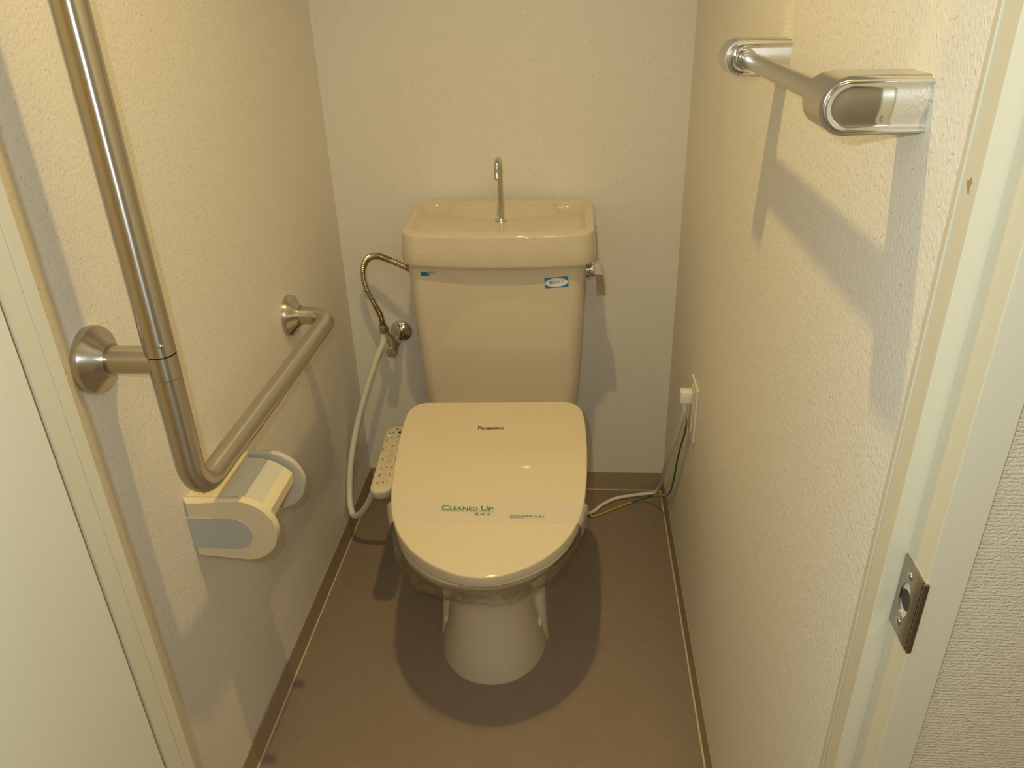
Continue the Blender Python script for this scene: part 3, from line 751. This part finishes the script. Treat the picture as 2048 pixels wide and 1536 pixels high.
wh = catmull([VB+Vector((-.019, -.006, .026)), VB+Vector((-.021, -.010, .005)), (-.322, -.105, .425), (-.366, -.140, .300), (-.386, -.185, .205), (-.389, -.225, .130), (-.380, -.255, .098), (-.362, -.275, .100), (-.325, -.300, .150), (-.255, -.345, .290), (-.205, -.37, .345), (-.170, -.375, .358)], 10)
tag(link('white_hose', bm_tube(wh, .0075, 16), M['white_hose'], None), 'white rubber hose looping down from the stop valve to the bidet seat', 'hose')

# ------------------------------------------------------------------ grab rail
RX, RY, RZ, RR = -.3145, -.9815, .668, .0170
rail = thing('grab_rail', 'L-shaped brushed stainless steel grab rail on the left wall', 'grab rail', (-W, RY, RZ))
YE = -.386
link('upright_tube', bm_tube(fillet([(RX, RY, .866), (RX, RY, 1.46), (-W+.01, RY, 1.46)], .045, 12), RR+.0004, 32), M['steel'], rail)
link('lower_tube', bm_tube(fillet([(RX, RY, .835), (RX, RY, RZ), (RX, YE, RZ), (-W+.008, YE, RZ)], .047, 14), RR, 32), M['steel_h'], rail)
link('tee_joint', bm_lathe([(0, RR+.0003), (.0285, RR+.0003)], (RX, RY, .8355), (0, 0, 1), 32), M['steel'], rail)
link('seam_ring', bm_lathe([(0, RR-.0008), (.0016, RR-.0008)], (RX, RY, .8644), (0, 0, 1), 32), M['dark'], rail)
link('wall_arm', bm_lathe([(0, RR-.0005), (W+RX, RR-.0005)], (-W, RY, .8560), (1, 0, 0), 28), M['steel_h'], rail)
for yy, zz in ((RY, .8560), (YE, RZ), (RY, 1.46)):
    link('wall_flange', bm_lathe([(0, .0405), (.007, .0405), (.0095, .0392), (.017, .0275), (.0225, .0215), (.0250, .0200), (.0252, .0150)], (-W, yy, zz), (1, 0, 0), 40), M['steel_h'], rail)
link('screw', bm_lathe([(0, .0032), (.001, .0030), (.0018, .0018), (.002, 0)], (RX+RR*.62, RY-RR*.78, .8790), (.62, -.78, 0), 14), M['chrome'], rail)

# ------------------------------------------------------------------ toilet paper holder
hold = thing('paper_holder', 'cream and grey toilet paper holder under the grab rail', 'paper holder', (-W, -.82, .4815))
HZ0, HZ1, HX1 = .4810, .5860, -.2690
def cheek(y0, y1, mat, name, x1=HX1, z0=HZ0, z1=HZ1, bev=.006):
    po = stadium(-W, x1, z0, z1, 22, 'left')
    return link(name, bm_prism(po, lambda u, v: Vector((u, y0, v)), lambda u, v: Vector((u, y1, v)), bev, 3), mat, hold)
ck = cheek(-.8855, -.872, M['holder'], 'side_cheek')
po = stadium(-W, -.3060, .5010, .5560, 18, 'left')
link('grey_inlay', bm_prism(po, lambda u, v: Vector((u, -.8838, v)), lambda u, v: Vector((u, -.8862, v)), .0006, 1), M['holder_grey'], ck)
ck2 = cheek(-.757, -.748, M['flap'], 'side_cheek', bev=.003)
po = [(-.3415, .5725), (-.3180, .5725), (-.3105, .5250), (-.3340, .5250)]
lab(link('roll_spring_recess', bm_prism(po, lambda u, v: Vector((u, -.7575, v)), lambda u, v: Vector((u, -.7550, v)), 0), M['bluegrey'], ck2), 'blue-grey recess for the roll')
link('back_plate', bm_box(-W, -.388, -.873, -.757, HZ0+.004, HZ1, .002), M['holder'], hold)
link('top_plate', bm_box(-.389, -.351, -.8735, -.757, .5770, HZ1+.0003, .002), M['holder'], hold)
link('tear_slot', bm_box(-.3765, -.3735, -.867, -.790, HZ1-.001, HZ1+.0007, 0), M['dark'], hold)
# curved paper cover hinged at the front of the top plate
arc = []
for k in range(13):
    t = k/12; x = -.352+.070*t; z = .5835-.004*t-.024*t**3.2; arc.append((x, z))
def cov(y0, y1, a, b, th, mat, name, lift=0.0):
    pts_ = arc[a:b+1]; ins = [(x, z-th) for x, z in pts_[::-1]]
    return link(name, bm_prism([(x, z+lift) for x, z in pts_+ins], lambda u, v: Vector((u, y0, v)), lambda u, v: Vector((u, y1, v)), .0006, 1), mat, hold)
cov(-.8715, -.765, 0, 10, .0035, M['flap'], 'paper_cover')
cov(-.8715, -.765, 10, 12, .016, M['holder'], 'cutter_edge')

# ------------------------------------------------------------------ towel bar
tb = thing('towel_bar', 'chrome towel bar with two rounded brackets on the right wall', 'towel bar', (W, -.98, 1.148))
BZ0, BZ1 = 1.1285, 1.1680
for y0, y1 in ((-1.178, -1.130), (-.790, -.742)):
    po = stadium(.3275, W+.0050, BZ0, BZ1, 20, 'right')
    br = link('bracket', bm_prism(po, lambda u, v: Vector((u, y0+.003, v)), lambda u, v: Vector((u, y1, v)), .004, 3), M['satin'], tb)
    # raised rim and dished cover on the side towards the door
    def tongue(ins): return stadium(.3300+ins, W+.0030, BZ0+.0022+ins, BZ1-.0022-ins, 40, 'right')
    rings = [[Vector((x, y0+d, z)) for x, z in tongue(i_)] for i_, d in ((0, .0035), (0, .0004), (.0004, -.0004), (.0012, -.0008), (.0022, -.0006), (.0032, .0001), (.0042, .0007), (.0055, .0009), (.0075, .0008), (.0100, .0005), (.0130, .0002), (.0160, .0001))]
    link('cover', bm_loft(rings, cap0=False), M['chrome'], br)
    link('bar_collar', bm_lathe([(0, .0115), (.004, .0112), (.007, .0098)], (.351, y0 if y0 < -1 else y0-.001, 1.1482), (0, -1, 0), 24) if y0 > -1 else bm_lathe([(0, .0115), (.004, .0112), (.007, .0098)], (.351, y1, 1.1482), (0, 1, 0), 24), M['chrome'], br)
link('bar', bm_lathe([(0, .0090), (.342, .0090)], (.351, -1.132, 1.1482), (0, 1, 0), 28), M['satin'], tb)

# ------------------------------------------------------------------ outlet, plug, cords
ol = thing('wall_outlet', 'cream wall outlet plate on the right wall near the floor corner', 'outlet', (W, -.388, .47))
link('cover_plate', bm_box(W-.0055, W, -.4250, -.3500, .4120, .5300, .0022), M['outlet'], ol)
link('socket_insert', bm_box(W-.0070, W-.0050, -.4000, -.3750, .4250, .5200, .0006), M['outlet'], ol)
link('earth_terminal', bm_box(W-.0145, W-.0065, -.3965, -.3785, .4350, .4520, .0012), M['satin'], ol)
cord = thing('power_cord', 'white power cord plugged into the wall outlet and trailing along the floor', 'power cord', (.38, -.39, .49))
link('plug', bm_box(.3690, W-.0072, -.4005, -.3790, .4880, .5140, .0028, 3), M['white_plastic'], cord)
bmr = bmesh.new()
for k in range(6): bm_lathe([(0, .0066-.0003*k), (.0022, .0066-.0003*k), (.0030, .0050), (.0034, .0050)], (.3805, -.3900+.0004*k, .4890-.0036*k), (0, 0, -1), 14, bm=bmr)
link('strain_relief', bmr, M['white_plastic'], cord)
link('cable', bm_tube(catmull([(.3805, -.389, .482), (.3800, -.384, .458), (.3770, -.345, .385), (.3730, -.275, .285), (.3765, -.190, .190), (.3855, -.105, .105), (.3880, -.045, .045), (.3790, -.024, .010), (.3560, -.026, .0062),
                               (.3150, -.036, .0060), (.2700, -.052, .0060), (.2350, -.082, .0060), (.2120, -.112, .0065), (.1930, -.140, .030), (.175, -.200, .16), (.165, -.27, .33), (.16, -.30, .365)], 8), .0046, 12), M['white_plastic'], cord)
ew = catmull([(.3870, -.3875, .440), (.3875, -.372, .405), (.3890, -.318, .330), (.3895, -.286, .272), (.3900, -.262, .215), (.3890, -.232, .160), (.3860, -.190, .120), (.3780, -.120, .070), (.3620, -.072, .030), (.3350, -.060, .010),
              (.3000, -.072, .0040), (.2600, -.098, .0035), (.2250, -.122, .0035), (.2000, -.130, .010), (.186, -.150, .06), (.172, -.22, .2), (.162, -.29, .36)], 8)
bmw = bm_tube(ew, .0020, 10, twist=False)
bmw.faces.ensure_lookup_table()
nseg = len(ew)-1
for i, f in enumerate(bmw.faces):
    s = min(i//10, nseg-1)/nseg
    f.material_index = 1 if (.36 < s < .47 or .60 < s < .79) and (i % 10) not in (1, 2) else 0
tag(link('earth_wire', bmw, None, None, mats=[M['green'], M['yellow']]), 'thin green and yellow earth wire hanging from the outlet', 'wire')
